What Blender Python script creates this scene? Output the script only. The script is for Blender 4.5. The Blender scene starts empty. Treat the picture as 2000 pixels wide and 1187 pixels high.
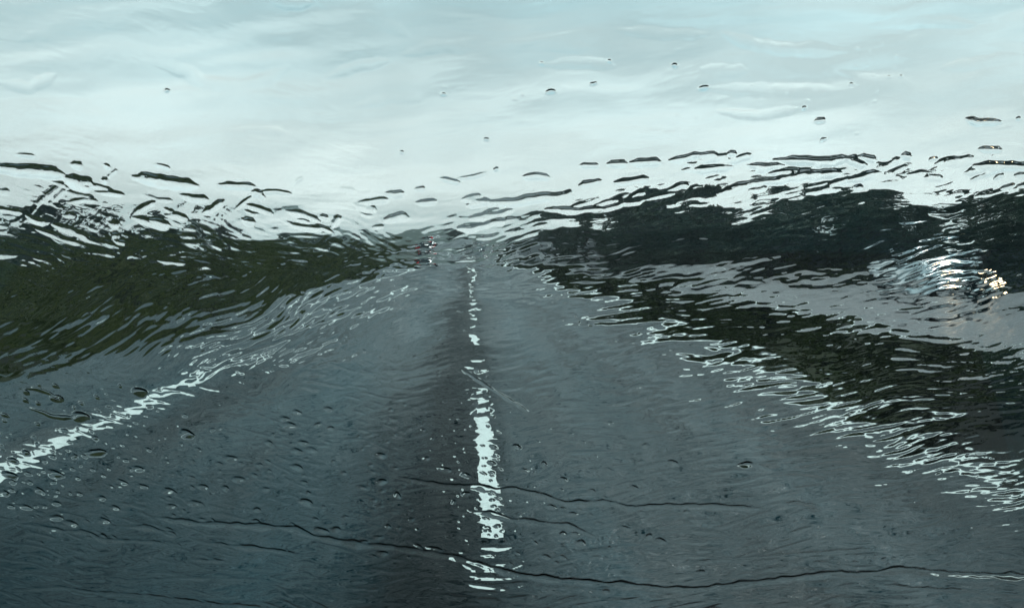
import bpy, bmesh, math, random
import numpy as np
from mathutils import Vector
R = math.radians
sc = bpy.context.scene
C = sc.collection

# ------------------------------------------------------------------ camera
FPX = 1540.0; EYE = 1.73; VX, VY = 920.0, 480.0      # focal length and vanishing point in photo pixels
cam = bpy.data.cameras.new('camera'); co = bpy.data.objects.new('camera', cam); C.objects.link(co)
cam.sensor_width = 36; cam.lens = 36 * FPX / 2000.0
cam.shift_x = (1000 - VX) / 2000.0; cam.shift_y = -(593.5 - VY) / 2000.0
co.location = (0, 0, EYE); co.rotation_euler = (R(90), 0, 0)
cam.clip_start = 0.02; cam.clip_end = 6000
sc.camera = co

# ------------------------------------------------------------------ world, sun, exposure
SUN_EL, SUN_AZ = R(52), R(25)
w = bpy.data.worlds.new('World'); sc.world = w; w.use_nodes = True
nt = w.node_tree; N = nt.nodes; L = nt.links; N.clear()
out = N.new('ShaderNodeOutputWorld'); bg = N.new('ShaderNodeBackground'); bg.inputs['Strength'].default_value = 0.1
sky = N.new('ShaderNodeTexSky'); sky.sky_type = 'NISHITA'; sky.sun_disc = False
sky.sun_elevation = SUN_EL; sky.sun_rotation = SUN_AZ
tc = N.new('ShaderNodeTexCoord'); sep = N.new('ShaderNodeSeparateXYZ'); L.new(tc.outputs['Generated'], sep.inputs[0])
cr = N.new('ShaderNodeValToRGB'); L.new(sep.outputs['Z'], cr.inputs[0])      # overcast layer: bright low down, teal grey higher up
e = cr.color_ramp.elements
e[0].position = 0.0; e[0].color = (0.99, 1.0, 0.985, 1)
e[1].position = 1.0; e[1].color = (0.20, 0.37, 0.43, 1)
for p, c in ((0.06, (0.95, 0.975, 0.96, 1)), (0.16, (0.77, 0.86, 0.86, 1)), (0.30, (0.52, 0.68, 0.71, 1)), (0.5, (0.28, 0.50, 0.565, 1))):
    k = e.new(p); k.color = c
mp = N.new('ShaderNodeMapping'); mp.inputs['Scale'].default_value = (2.2, 2.2, 6.5); mp.inputs['Location'].default_value = (0.4, 0.1, 0.35)
L.new(tc.outputs['Generated'], mp.inputs[0])
nz = N.new('ShaderNodeTexNoise'); nz.inputs['Scale'].default_value = 1.6; nz.inputs['Detail'].default_value = 5; nz.inputs['Roughness'].default_value = 0.45
L.new(mp.outputs[0], nz.inputs[0])
mr = N.new('ShaderNodeMapRange'); mr.inputs[1].default_value = 0.34; mr.inputs[2].default_value = 0.66; mr.inputs[3].default_value = 0.76; mr.inputs[4].default_value = 1.15
L.new(nz.outputs['Fac'], mr.inputs[0])
mul = N.new('ShaderNodeVectorMath'); mul.operation = 'SCALE'; L.new(cr.outputs[0], mul.inputs[0]); L.new(mr.outputs[0], mul.inputs['Scale'])
# right hand side of the overcast is a little brighter
mx = N.new('ShaderNodeMapRange'); mx.inputs[1].default_value = -0.6; mx.inputs[2].default_value = 0.6; mx.inputs[3].default_value = 9.2; mx.inputs[4].default_value = 10.8
L.new(sep.outputs['X'], mx.inputs[0])
mul2 = N.new('ShaderNodeVectorMath'); mul2.operation = 'SCALE'; L.new(mul.outputs[0], mul2.inputs[0]); L.new(mx.outputs[0], mul2.inputs['Scale'])
mix = N.new('ShaderNodeMix'); mix.data_type = 'RGBA'; mix.inputs['Factor'].default_value = 0.93
L.new(sky.outputs[0], mix.inputs[6]); L.new(mul2.outputs[0], mix.inputs[7]); L.new(mix.outputs[2], bg.inputs[0]); L.new(bg.outputs[0], out.inputs[0])
sun = bpy.data.lights.new('sun', 'SUN'); so = bpy.data.objects.new('sun', sun); C.objects.link(so)
sun.energy = 2.2; sun.angle = R(25); sun.color = (1, 0.99, 0.96)
so.rotation_euler = (R(90) - SUN_EL, 0, -SUN_AZ + math.pi)
sc.view_settings.view_transform = 'Standard'; sc.view_settings.look = 'None'; sc.view_settings.exposure = 0.3; sc.view_settings.gamma = 1
sc.cycles.max_bounces = 20; sc.cycles.transmission_bounces = 18; sc.cycles.glossy_bounces = 4; sc.cycles.diffuse_bounces = 2
sc.cycles.volume_bounces = 0; sc.cycles.transparent_max_bounces = 12
sc.cycles.caustics_reflective = False; sc.cycles.caustics_refractive = True
sc.cycles.use_denoising = True

# ------------------------------------------------------------------ helpers
def tag(o, label=None, cat=None, group=None, kind=None):
    if label: o['label'] = label
    if cat: o['category'] = cat
    if group: o['group'] = group
    if kind: o['kind'] = kind
    return o
def empty(name, loc=(0, 0, 0), rz=0.0):
    o = bpy.data.objects.new(name, None); C.objects.link(o); o.location = loc; o.rotation_euler = (0, 0, rz); return o
def link(name, me, mat, parent=None):
    o = bpy.data.objects.new(name, me); C.objects.link(o)
    if mat is not None and not me.materials: me.materials.append(mat)
    o.parent = parent; return o
def meshobj(name, verts, faces, mat, parent=None, smooth=False):
    me = bpy.data.meshes.new(name); me.from_pydata([tuple(v) for v in verts], [], faces); me.update()
    if smooth: me.shade_smooth()
    return link(name, me, mat, parent)
def fastmesh(name, V, F, smooth=False):                 # V (n,3), F (m,k) arrays
    me = bpy.data.meshes.new(name); k = F.shape[1]
    me.vertices.add(len(V)); me.vertices.foreach_set('co', np.ascontiguousarray(V, dtype=np.float32).ravel())
    me.loops.add(F.size); me.loops.foreach_set('vertex_index', np.ascontiguousarray(F, dtype=np.int32).ravel())
    me.polygons.add(len(F)); me.polygons.foreach_set('loop_start', np.arange(0, F.size, k, dtype=np.int32))
    me.polygons.foreach_set('use_smooth', np.full(len(F), smooth, dtype=bool))
    me.update(calc_edges=True); me.validate(); return me
def bmobj(name, bm, mat, parent=None, smooth=False):
    me = bpy.data.meshes.new(name); bmesh.ops.recalc_face_normals(bm, faces=bm.faces); bm.to_mesh(me); bm.free()
    if smooth: me.shade_smooth()
    return link(name, me, mat, parent)
def box(bm, x0, x1, y0, y1, z0, z1, bev=0.0):
    r = bmesh.ops.create_cube(bm, size=1.0); vs = r['verts']
    for v in vs: v.co = Vector(((x0+x1)/2 + v.co.x*(x1-x0), (y0+y1)/2 + v.co.y*(y1-y0), (z0+z1)/2 + v.co.z*(z1-z0)))
    if bev: bmesh.ops.bevel(bm, geom=list({e for v in vs for e in v.link_edges}), offset=bev, segments=2, affect='EDGES')
def cyl(bm, c, r, h, axis='X', n=24, r2=None):
    q = bmesh.ops.create_cone(bm, cap_ends=True, segments=n, radius1=r, radius2=r if r2 is None else r2, depth=h)
    for v in q['verts']:
        x, y, z = v.co
        if axis == 'X': x, y, z = z, y, -x
        elif axis == 'Y': x, y, z = x, z, -y
        v.co = Vector((c[0]+x, c[1]+y, c[2]+z))

def gnoise(x, y, seed=0):                               # vectorised gradient noise, about -0.7 .. 0.7
    rs = np.random.RandomState(seed); P = rs.permutation(512); P = np.concatenate([P, P]); ang = rs.rand(512) * 2*np.pi
    gx, gy = np.cos(ang), np.sin(ang)
    xi = np.floor(x).astype(np.int64); yi = np.floor(y).astype(np.int64); xf = x - xi; yf = y - yi
    u = xf*xf*xf*(xf*(xf*6-15)+10); v = yf*yf*yf*(yf*(yf*6-15)+10)
    def g(ix, iy, dx, dy):
        h = P[(P[ix & 511] + iy) & 511]; return gx[h]*dx + gy[h]*dy
    a = g(xi, yi, xf, yf); b = g(xi+1, yi, xf-1, yf); c = g(xi, yi+1, xf, yf-1); d = g(xi+1, yi+1, xf-1, yf-1)
    return (a*(1-u)+b*u)*(1-v) + (c*(1-u)+d*u)*v
def sstep(a, b, x):
    t = np.clip((x-a)/(b-a), 0, 1); return t*t*(3-2*t)

# ------------------------------------------------------------------ materials
def nodes(name):
    m = bpy.data.materials.new(name); m.use_nodes = True; t = m.node_tree; b = t.nodes['Principled BSDF']; return m, t, b
def noisemat(name, cols, scale=3.0, rough=0.9, bump=0.0, bscale=40.0, detail=6, spec=0.5, stretch=None):
    m, t, b = nodes(name); tcx = t.nodes.new('ShaderNodeTexCoord'); src = tcx.outputs['Object']
    if stretch:
        q = t.nodes.new('ShaderNodeMapping'); q.inputs['Scale'].default_value = stretch; t.links.new(src, q.inputs[0]); src = q.outputs[0]
    n = t.nodes.new('ShaderNodeTexNoise'); n.inputs['Scale'].default_value = scale; n.inputs['Detail'].default_value = detail
    n.inputs['Roughness'].default_value = 0.62; t.links.new(src, n.inputs[0])
    r = t.nodes.new('ShaderNodeValToRGB'); t.links.new(n.outputs['Fac'], r.inputs[0]); el = r.color_ramp.elements
    el[0].position = 0.32; el[0].color = (*cols[0], 1); el[1].position = 0.68; el[1].color = (*cols[-1], 1)
    for i, c in enumerate(cols[1:-1]): k = el.new(0.32 + 0.36*(i+1)/(len(cols)-1)); k.color = (*c, 1)
    t.links.new(r.outputs[0], b.inputs['Base Color']); b.inputs['Roughness'].default_value = rough; b.inputs['Specular IOR Level'].default_value = spec
    if bump:
        n2 = t.nodes.new('ShaderNodeTexNoise'); n2.inputs['Scale'].default_value = bscale; n2.inputs['Detail'].default_value = 5; t.links.new(tcx.outputs['Object'], n2.inputs[0])
        bp = t.nodes.new('ShaderNodeBump'); bp.inputs['Strength'].default_value = bump; bp.inputs['Distance'].default_value = 0.02
        t.links.new(n2.outputs['Fac'], bp.inputs['Height']); t.links.new(bp.outputs[0], b.inputs['Normal'])
    return m
def plain(name, col, rough=0.5, metal=0.0, coat=0.0, emit=None, es=0.0):
    m, t, b = nodes(name); b.inputs['Base Color'].default_value = (*col, 1); b.inputs['Roughness'].default_value = rough
    b.inputs['Metallic'].default_value = metal; b.inputs['Coat Weight'].default_value = coat
    if emit: b.inputs['Emission Color'].default_value = (*emit, 1); b.inputs['Emission Strength'].default_value = es
    return m
def clear(name, ior, col=(1, 1, 1)):
    m = bpy.data.materials.new(name); m.use_nodes = True; t = m.node_tree; t.nodes.clear()
    o = t.nodes.new('ShaderNodeOutputMaterial'); g = t.nodes.new('ShaderNodeBsdfGlass')
    g.inputs['Color'].default_value = (*col, 1); g.inputs['IOR'].default_value = ior; g.inputs['Roughness'].default_value = 0.0
    t.links.new(g.outputs[0], o.inputs[0]); return m

def wet_road(name, dark, light, tracks=True, gl=(.0, .265)):                        # wet tarmac: uneven water cover, worn wheel tracks, fine stone bump
    m, t, b = nodes(name); n = t.nodes; l = t.links
    tcx = n.new('ShaderNodeTexCoord'); q = n.new('ShaderNodeMapping'); q.inputs['Scale'].default_value = (1.3, 0.16, 1); l.new(tcx.outputs['Object'], q.inputs[0])
    n1 = n.new('ShaderNodeTexNoise'); n1.inputs['Scale'].default_value = 1.1; n1.inputs['Detail'].default_value = 7; n1.inputs['Roughness'].default_value = 0.6; l.new(q.outputs[0], n1.inputs[0])
    r = n.new('ShaderNodeValToRGB'); l.new(n1.outputs['Fac'], r.inputs[0]); el = r.color_ramp.elements
    el[0].position = 0.35; el[0].color = (*dark, 1); el[1].position = 0.66; el[1].color = (*light, 1)
    n3 = n.new('ShaderNodeTexNoise'); n3.inputs['Scale'].default_value = 38; n3.inputs['Detail'].default_value = 4; l.new(tcx.outputs['Object'], n3.inputs[0])
    mm = n.new('ShaderNodeMapRange'); mm.inputs[1].default_value = 0.3; mm.inputs[2].default_value = 0.7; mm.inputs[3].default_value = 0.6; mm.inputs[4].default_value = 1.5; l.new(n3.outputs['Fac'], mm.inputs[0])
    sc_ = n.new('ShaderNodeVectorMath'); sc_.operation = 'SCALE'; l.new(r.outputs[0], sc_.inputs[0]); l.new(mm.outputs[0], sc_.inputs['Scale']); l.new(sc_.outputs[0], b.inputs['Base Color'])
    q2 = n.new('ShaderNodeMapping'); q2.inputs['Scale'].default_value = (0.9, 0.12, 1); q2.inputs['Location'].default_value = (3, 9, 0); l.new(tcx.outputs['Object'], q2.inputs[0])
    n2 = n.new('ShaderNodeTexNoise'); n2.inputs['Scale'].default_value = 0.9; n2.inputs['Detail'].default_value = 5; l.new(q2.outputs[0], n2.inputs[0])
    rr = n.new('ShaderNodeMapRange'); rr.inputs[1].default_value = 0.35; rr.inputs[2].default_value = 0.68; rr.inputs[3].default_value = 0.30; rr.inputs[4].default_value = 0.50; l.new(n2.outputs['Fac'], rr.inputs[0])
    l.new(rr.outputs[0], b.inputs['Roughness'])
    n4 = n.new('ShaderNodeTexNoise'); n4.inputs['Scale'].default_value = 6.5; n4.inputs['Detail'].default_value = 9; n4.inputs['Roughness'].default_value = 0.75
    q4 = n.new('ShaderNodeMapping'); q4.inputs['Scale'].default_value = (1.0, 0.35, 1); l.new(tcx.outputs['Object'], q4.inputs[0]); l.new(q4.outputs[0], n4.inputs[0])
    sp = n.new('ShaderNodeMapRange'); sp.inputs[1].default_value = 0.36; sp.inputs[2].default_value = 0.64; sp.inputs[3].default_value = gl[0]; sp.inputs[4].default_value = gl[1]; 
    m4 = n.new('ShaderNodeMath'); m4.operation = 'MULTIPLY_ADD'; m4.inputs[1].default_value = .45; m4.inputs[2].default_value = -.225; l.new(n3.outputs['Fac'], m4.inputs[0])
    m5 = n.new('ShaderNodeMath'); m5.operation = 'ADD'; l.new(n4.outputs['Fac'], m5.inputs[0]); l.new(m4.outputs[0], m5.inputs[1]); l.new(m5.outputs[0], sp.inputs[0])
    if tracks:                                          # worn wheel tracks hold water, the seam between the lanes does not
        sx = n.new('ShaderNodeSeparateXYZ'); nw = n.new('ShaderNodeTexNoise'); nw.inputs['Scale'].default_value = .35; l.new(tcx.outputs['Object'], nw.inputs[0]); l.new(tcx.outputs['Object'], sx.inputs[0])
        ad = n.new('ShaderNodeMath'); ad.operation = 'MULTIPLY_ADD'; ad.inputs[1].default_value = .7; l.new(nw.outputs['Fac'], ad.inputs[0]); l.new(sx.outputs['X'], ad.inputs[2])
        xr = n.new('ShaderNodeMapRange'); xr.inputs[1].default_value = -5.65; xr.inputs[2].default_value = 4.35; l.new(ad.outputs[0], xr.inputs[0]); rp = n.new('ShaderNodeValToRGB'); l.new(xr.outputs[0], rp.inputs[0]); ee = rp.color_ramp.elements
        ee[0].position = 0; ee[0].color = (.5, .5, .5, 1); ee[1].position = 1; ee[1].color = (.42, .42, .42, 1)
        for X_, v_ in ((-3.5, .5), (-2.7, .32), (-1.9, .62), (-1.2, .62), (-.75, .38), (-.35, .14), (.08, .16), (.45, .5), (1.0, .62), (1.7, .42), (2.3, .6), (3.0, .34)):
            k_ = ee.new((X_+6)/10); k_.color = (v_, v_, v_, 1)
        m2 = n.new('ShaderNodeMath'); m2.operation = 'MULTIPLY'; l.new(sp.outputs[0], m2.inputs[0]); l.new(rp.outputs[0], m2.inputs[1]); m3 = n.new('ShaderNodeMath'); m3.operation = 'MULTIPLY'; m3.inputs[1].default_value = 2.1; l.new(m2.outputs[0], m3.inputs[0]); l.new(m3.outputs[0], b.inputs['Specular IOR Level'])
        mb = n.new('ShaderNodeMapRange'); mb.inputs[1].default_value = .12; mb.inputs[2].default_value = .6; mb.inputs[3].default_value = .22; mb.inputs[4].default_value = 1.25; l.new(rp.outputs[0], mb.inputs[0])
        s2 = n.new('ShaderNodeVectorMath'); s2.operation = 'SCALE'; l.new(sc_.outputs[0], s2.inputs[0]); l.new(mb.outputs[0], s2.inputs['Scale']); l.new(s2.outputs[0], b.inputs['Base Color'])
    else: l.new(sp.outputs[0], b.inputs['Specular IOR Level'])
    bp = n.new('ShaderNodeBump'); bp.inputs['Strength'].default_value = 0.9; bp.inputs['Distance'].default_value = 0.010; l.new(n3.outputs['Fac'], bp.inputs['Height']); l.new(bp.outputs[0], b.inputs['Normal'])
    return m
M_road = wet_road('wet_tarmac', (0.002, 0.010, 0.013), (0.009, 0.034, 0.043))
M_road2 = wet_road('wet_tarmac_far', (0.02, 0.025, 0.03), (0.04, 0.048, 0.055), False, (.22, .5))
M_ground = noisemat('wet_grass_ground', [(0.005, 0.006, 0.006), (0.009, 0.011, 0.007), (0.020, 0.026, 0.009), (0.012, 0.011, 0.009)], 0.5, 0.95, 0.8, 9, spec=0.15)
M_bank = noisemat('dark_earth_bank', [(0.018, 0.02, 0.026), (0.03, 0.032, 0.04), (0.022, 0.03, 0.022)], 0.6, 0.95, 0.8, 6, spec=0.15)
M_hill = noisemat('far_hill', [(0.02, 0.032, 0.024), (0.035, 0.05, 0.035)], 0.03, 0.95, spec=0.1)
M_grass = noisemat('grass_blades', [(0.003, 0.004, 0.003), (0.006, 0.008, 0.004), (0.036, 0.046, 0.010), (0.009, 0.008, 0.006)], 0.5, 0.7, spec=0.2)
M_leafd = noisemat('dark_leaves', [(0.012, 0.020, 0.014), (0.030, 0.050, 0.026), (0.055, 0.082, 0.038)], 0.35, 0.8, spec=0.2)
M_leafb = noisemat('blue_green_leaves', [(0.012, 0.018, 0.018), (0.026, 0.036, 0.036)], 1.0, 0.8, spec=0.2)
M_bark = noisemat('bark', [(0.02, 0.017, 0.014), (0.05, 0.042, 0.035)], 8, 0.9, spec=0.2)
M_paint = noisemat('road_paint', [(0.55, 0.57, 0.54), (0.82, 0.84, 0.79), (0.86, 0.88, 0.83)], 7.0, 0.35, 0.3, 60)
M_glass = clear('windscreen_glass', 1.5, (0.940, 0.990, 0.985))
M_water = clear('rain_water', 1.33)
M_black = noisemat('black_plastic', [(0.006, 0.006, 0.007), (0.012, 0.012, 0.013)], 30, 0.8, 0.2, 200, spec=0.08)
M_rubber = noisemat('rubber', [(0.01, 0.01, 0.01), (0.018, 0.018, 0.018)], 20, 0.8)

# ------------------------------------------------------------------ the setting
def strip(name, x0, x1, y0, y1, z, mat, n=60, curve=True, kind='structure', th=None):
    V = []; F = []
    for i in range(n+1):
        y = y0 + (y1-y0)*(i/n)**2 if y1 > 200 else y0 + (y1-y0)*i/n
        c = bend(y); V += [(x0+c, y, z), (x1+c, y, z)]
    F = [(2*i, 2*i+1, 2*i+3, 2*i+2) for i in range(n)]
    o = meshobj(name, V, F, mat); o['kind'] = kind; return o
def bend(y): return -0.00009 * max(0.0, y)**2 if y < 260 else -0.00009*260**2 - 0.0468*(y-260)
# ground sheet with its banks
xs = np.concatenate([np.linspace(-1500, -80, 12), np.linspace(-70, -24, 14), np.linspace(-22, -6.4, 28), np.linspace(-6, 3.8, 5), np.linspace(4.1, 8.0, 14), np.linspace(8.3, 18.5, 4), np.linspace(18.8, 34, 26), np.linspace(38, 80, 12), np.linspace(100, 1500, 12)])
ys = np.concatenate([np.linspace(-40, 60, 101), np.linspace(62, 200, 60), np.linspace(210, 600, 40), np.linspace(640, 2500, 20)])
def gz(x, y):
    x = np.asarray(x, float); y = np.asarray(y, float)
    left = 0.25*sstep(-6.3, -8, x) + 1.35*sstep(-8.0, -20, x) + 1.5*sstep(-24, -60, x)
    right = 2.5*sstep(19.5, 27, x) + 1.0*sstep(30, 80, x)
    mid = 0.10*sstep(4.2, 5.6, x)*(1-sstep(6.8, 8.1, x))
    f = 1 - 0.75*sstep(120, 420, y)
    rough = 0.16*gnoise(x*0.35, y*0.25, 3) + 0.05*gnoise(x*1.3, y*1.3, 4)
    off = np.maximum(sstep(-6.6, -8.5, x), np.maximum(sstep(19.0, 20.5, x), 0.35*sstep(4.4, 5.2, x)*(1-sstep(7.2, 7.9, x))))
    return (left+right)*f + mid + rough*off
def bendv(y): return np.where(y < 260, -0.00009*np.maximum(0, y)**2, -0.00009*260**2 - 0.0468*(y-260))
X, Y = np.meshgrid(xs, ys); Z = gz(X, Y) - 0.004
nx, ny = len(xs), len(ys); idx = np.arange(nx*ny).reshape(ny, nx)
F = np.stack([idx[:-1, :-1].ravel(), idx[:-1, 1:].ravel(), idx[1:, 1:].ravel(), idx[1:, :-1].ravel()], 1)
me = fastmesh('ground', np.stack([(X+bendv(Y)).ravel(), Y.ravel(), Z.ravel()], 1), F, True)
me.materials.append(M_ground); me.materials.append(M_bank)
mi = (X[:-1, :-1] > 18.5).ravel() & (X[:-1, :-1] < 36).ravel()
me.polygons.foreach_set('material_index', mi.astype(np.int32))
g = link('ground', me, None); g['kind'] = 'structure'
strip('road', -6.0, 4.12, -20, 900, 0.004, M_road, 90)
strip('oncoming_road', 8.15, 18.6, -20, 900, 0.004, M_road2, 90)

def marking(label, x, y0, y1, wd=0.15, group=None, n=40, name='edge_line'):
    V = []; rr = random.Random(int(abs(x)*100+y0)); m = max(2, n)
    for i in range(m+1):
        y = y0 + (y1-y0)*(i/m)**(1.8 if y1 > 150 else 1); c = bend(y)
        V += [(x-wd/2+c+rr.uniform(-.004, .004), y, 0.012), (x+wd/2+c+rr.uniform(-.004, .004), y, 0.012)]
    o = meshobj(name, V, [(2*i, 2*i+1, 2*i+3, 2*i+2) for i in range(m)], M_paint)
    o['kind'] = 'structure'; return o
marking('', -3.58, -10, 500, 0.18, n=200)
marking('', 3.82, -10, 500, 0.22, n=200)
marking('', 8.6, -10, 400, 0.16, n=120)
marking('', 17.9, -10, 400, 0.16, n=120)
y = 4.62
while y < 190:
    marking('', 0.125, y, y+3.75, 0.135, n=10, name='lane_dash'); y += 8.4
y = 2.0
while y < 150:
    marking('', 12.6, y, y+2.4, 0.13, n=4, name='lane_dash'); y += 9

# far hills: two uneven ridges
def hills(name, y0, h, seed, x0, x1, slope=60):
    n = 160; xx = np.linspace(x0, x1, n); V = []
    for j, (dy, k) in enumerate(((0, 0), (slope*.4, .55), (slope, 1.0), (slope*2.5, .8))):
        zz = h*k*(0.72 + 0.5*gnoise(xx*0.006, xx*0+seed, seed) + 0.22*gnoise(xx*0.03, xx*0+seed, seed+1) + (0.10*gnoise(xx*0.14, xx*0+j, seed+2)))
        for x_, z_ in zip(xx, zz): V.append((x_, y0+dy, z_ - (1.5 if k == 0 else 0)))
    F = [(j*n+i, j*n+i+1, (j+1)*n+i+1, (j+1)*n+i) for j in range(3) for i in range(n-1)]
    o = meshobj(name, V, F, M_hill, smooth=True); o['kind'] = 'structure'; return o
hills('hills', 560, 15, 11, -700, 700)
hills('hills', 1050, 34, 21, -1200, 1300, 150)

# ------------------------------------------------------------------ trees and hedges
def leafmesh(seed, blobs, n, size, trunkh):
    rs = np.random.RandomState(seed); B = np.array(blobs, float)      # x,y,z,rx,ry,rz
    wgt = B[:, 3]*B[:, 4]*B[:, 5]; pick = rs.choice(len(B), n, p=wgt/wgt.sum())
    d = rs.normal(size=(n, 3)); d /= np.linalg.norm(d, axis=1)[:, None]; rad = rs.rand(n)**0.45 * (0.85+0.35*gnoise(d[:, 0]*2.3+pick, d[:, 1]*2.3+d[:, 2], seed+5))
    c = B[pick, :3] + d*rad[:, None]*B[pick, 3:]
    keep = c[:, 2] > 0.05; c = c[keep]; n = len(c)
    a = rs.normal(size=(n, 3)); a /= np.linalg.norm(a, axis=1)[:, None]; b = np.cross(a, rs.normal(size=(n, 3))); b /= np.linalg.norm(b, axis=1)[:, None]
    s = size*(0.5+rs.rand(n))[:, None]
    V = np.stack([c-a*s, c+b*s*0.55, c+a*s, c-b*s*0.55], 1).reshape(-1, 3); F = np.arange(n*4).reshape(-1, 4)
    return fastmesh('crown', V, F)
def trunkmesh(seed, h, r, limbs=6):
    rr = random.Random(seed); bm = bmesh.new()
    def tube(p0, p1, r0, r1, n=7):
        ax = (p1-p0).normalized(); u = ax.orthogonal().normalized(); v = ax.cross(u); rings = []
        for p, q in ((p0, r0), ((p0+p1)/2+Vector((rr.uniform(-1, 1), rr.uniform(-1, 1), 0))*r0*.6, (r0+r1)/2), (p1, r1)):
            rings.append([bm.verts.new(p+(u*math.cos(6.2832*i/n)+v*math.sin(6.2832*i/n))*q) for i in range(n)])
        for a, b in zip(rings, rings[1:]):
            for i in range(n): bm.faces.new((a[i], a[(i+1) % n], b[(i+1) % n], b[i]))
    tube(Vector((0, 0, -.3)), Vector((rr.uniform(-.2, .2), 0, h)), r, r*.35)
    for i in range(limbs):
        z = h*rr.uniform(.35, .9); a = rr.uniform(0, 6.28); ln = h*rr.uniform(.25, .5)
        tube(Vector((0, 0, z)), Vector((math.cos(a)*ln, math.sin(a)*ln, z+ln*rr.uniform(.4, .9))), r*.35, r*.08, 5)
    me = bpy.data.meshes.new('trunk'); bmesh.ops.recalc_face_normals(bm, faces=bm.faces); bm.to_mesh(me); bm.free(); me.shade_smooth(); return me
TREES = []
for s in range(5):                                     # unit height trees (scaled on placement)
    rr = random.Random(40+s); bl = []
    for i in range(9+s):
        z = rr.uniform(.28, .88); spread = .34*math.sin(math.pi*min(1, max(.1, z)))+.05; a = rr.uniform(0, 6.28); q = rr.uniform(.10, .2)
        bl.append((math.cos(a)*spread*rr.random()*1.2, math.sin(a)*spread*rr.random()*1.2, z, q*1.25, q*1.25, q*.8))
    cm = leafmesh(100+s, bl, 7000, .021, .3); tm = trunkmesh(60+s, .72, .028); tm.materials.append(M_bark); TREES.append((cm, tm))
crowns_d = []; crowns_b = []
for cm, tm in TREES:
    a = cm; a.materials.append(M_leafd); b = cm.copy(); b.materials.clear(); b.materials.append(M_leafb); crowns_d.append(a); crowns_b.append(b)
def tree(px, Yd, h, label, group, blue=False, k=None, wide=1.0, name='tree', bush=False):
    x = (px-VX)/FPX*Yd; z = float(gz(np.array([x-bend(Yd)]), np.array([Yd]))[0]) - .05
    top = np.interp(px, [-200, -60, 40, 110, 205, 300, 385, 455, 540, 610, 690, 760, 900, 1010, 1060, 1120, 1180, 1245, 1310, 1395, 1455, 1510, 1600, 1700, 1780, 1885, 2010, 2110, 2240],
                    [390, 392, 402, 376, 412, 404, 424, 427, 440, 443, 450, 452, 452, 448, 425, 408, 395, 372, 362, 374, 394, 366, 342, 348, 388, 354, 340, 336, 326]) + (34 if bush else 0)
    h = max(1.2, EYE+(VY-top)/FPX*Yd-z)*(1.0 if not bush else 1.15)
    i = (int(px)+int(Yd)) % 5 if k is None else k; rr = random.Random(int(px*7+Yd))
    t = empty(name, (x, Yd, z), rr.uniform(0, 6.28)); tag(t, label, 'bush' if bush else 'tree', group)
    t.scale = (h*wide, h*wide, h)
    c = bpy.data.objects.new('crown', (crowns_b if blue else crowns_d)[i]); C.objects.link(c); c.parent = t
    q = bpy.data.objects.new('trunk', TREES[i][1]); C.objects.link(q); q.parent = t
    if bush: c.scale.z = 1.15; c.location.z = -.22
    return t
GR = 'trees on the bank beyond the oncoming carriageway'; GL = 'trees and bushes along the left of the road'
for px, Yd, ht, wd, blue, lab in (
    (2240, 34, 6.6, 1.3, 0, 'broad dark tree at the far right, cut by the right edge of the picture'),
    (2010, 37, 6.0, 1.45, 0, 'dark tree above the oncoming car, the nearest on the right bank in view'),
    (1885, 46, 6.0, 1.3, 0, 'dark tree on the bank, just left of the one above the oncoming car'),
    (1700, 52, 7.2, 1.4, 0, 'tall dark green tree on the right bank, left of the bright gap in the treeline'),
    (1600, 58, 7.9, 1.4, 0, 'highest rounded dark green tree on the right bank'),
    (1510, 64, 6.9, 1.3, 0, 'dark tree just right of the small notch of sky on the right bank'),
    (1395, 78, 7.9, 1.3, 1, 'bluish dark tree left of the small notch of sky on the right bank'),
    (1310, 82, 9.4, 1.4, 1, 'large bluish dark tree at the left end of the tall trees on the right'),
    (1245, 94, 9.8, 1.2, 1, 'bluish tree where the right treeline starts to drop towards the road'),
    (1180, 105, 8.6, 1.3, 0, 'lower dark tree left of the tall trees on the right bank'),
    (1120, 125, 8.6, 1.3, 0, 'dark distant tree low in the right treeline'),
    (1060, 150, 8.2, 1.4, 0, 'small dark distant tree nearest the road end on the right'),
    (1010, 185, 8.0, 1.5, 1, 'faint distant tree above the far end of the right carriageway line'),
    (900, 210, 9.5, 1.5, 1, 'small dark distant tree right above the vanishing end of the road'),
    (1780, 56, 6.4, 1.5, 0, 'dark tree under the bright gap in the treeline on the right bank'),
    (1455, 70, 6.4, 1.4, 0, 'dark tree directly under the small notch of sky on the right bank'),
    (1360, 74, 7.4, 1.5, 0, 'dark green tree standing in front of the two bluish trees on the right'),
    (1275, 88, 8.4, 1.5, 0, 'dark green tree between the large bluish tree and the road end'),
    (1150, 112, 8.2, 1.5, 0, 'dark tree filling the low end of the right treeline'),
    (1085, 138, 9.0, 1.5, 0, 'dark tree second from the road end on the right'),
    (2110, 36, 5.6, 1.5, 0, 'dark green tree right of the one above the oncoming car'),
    ): tree(px, Yd, ht, lab, GR, bool(blue), wide=wd)
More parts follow.
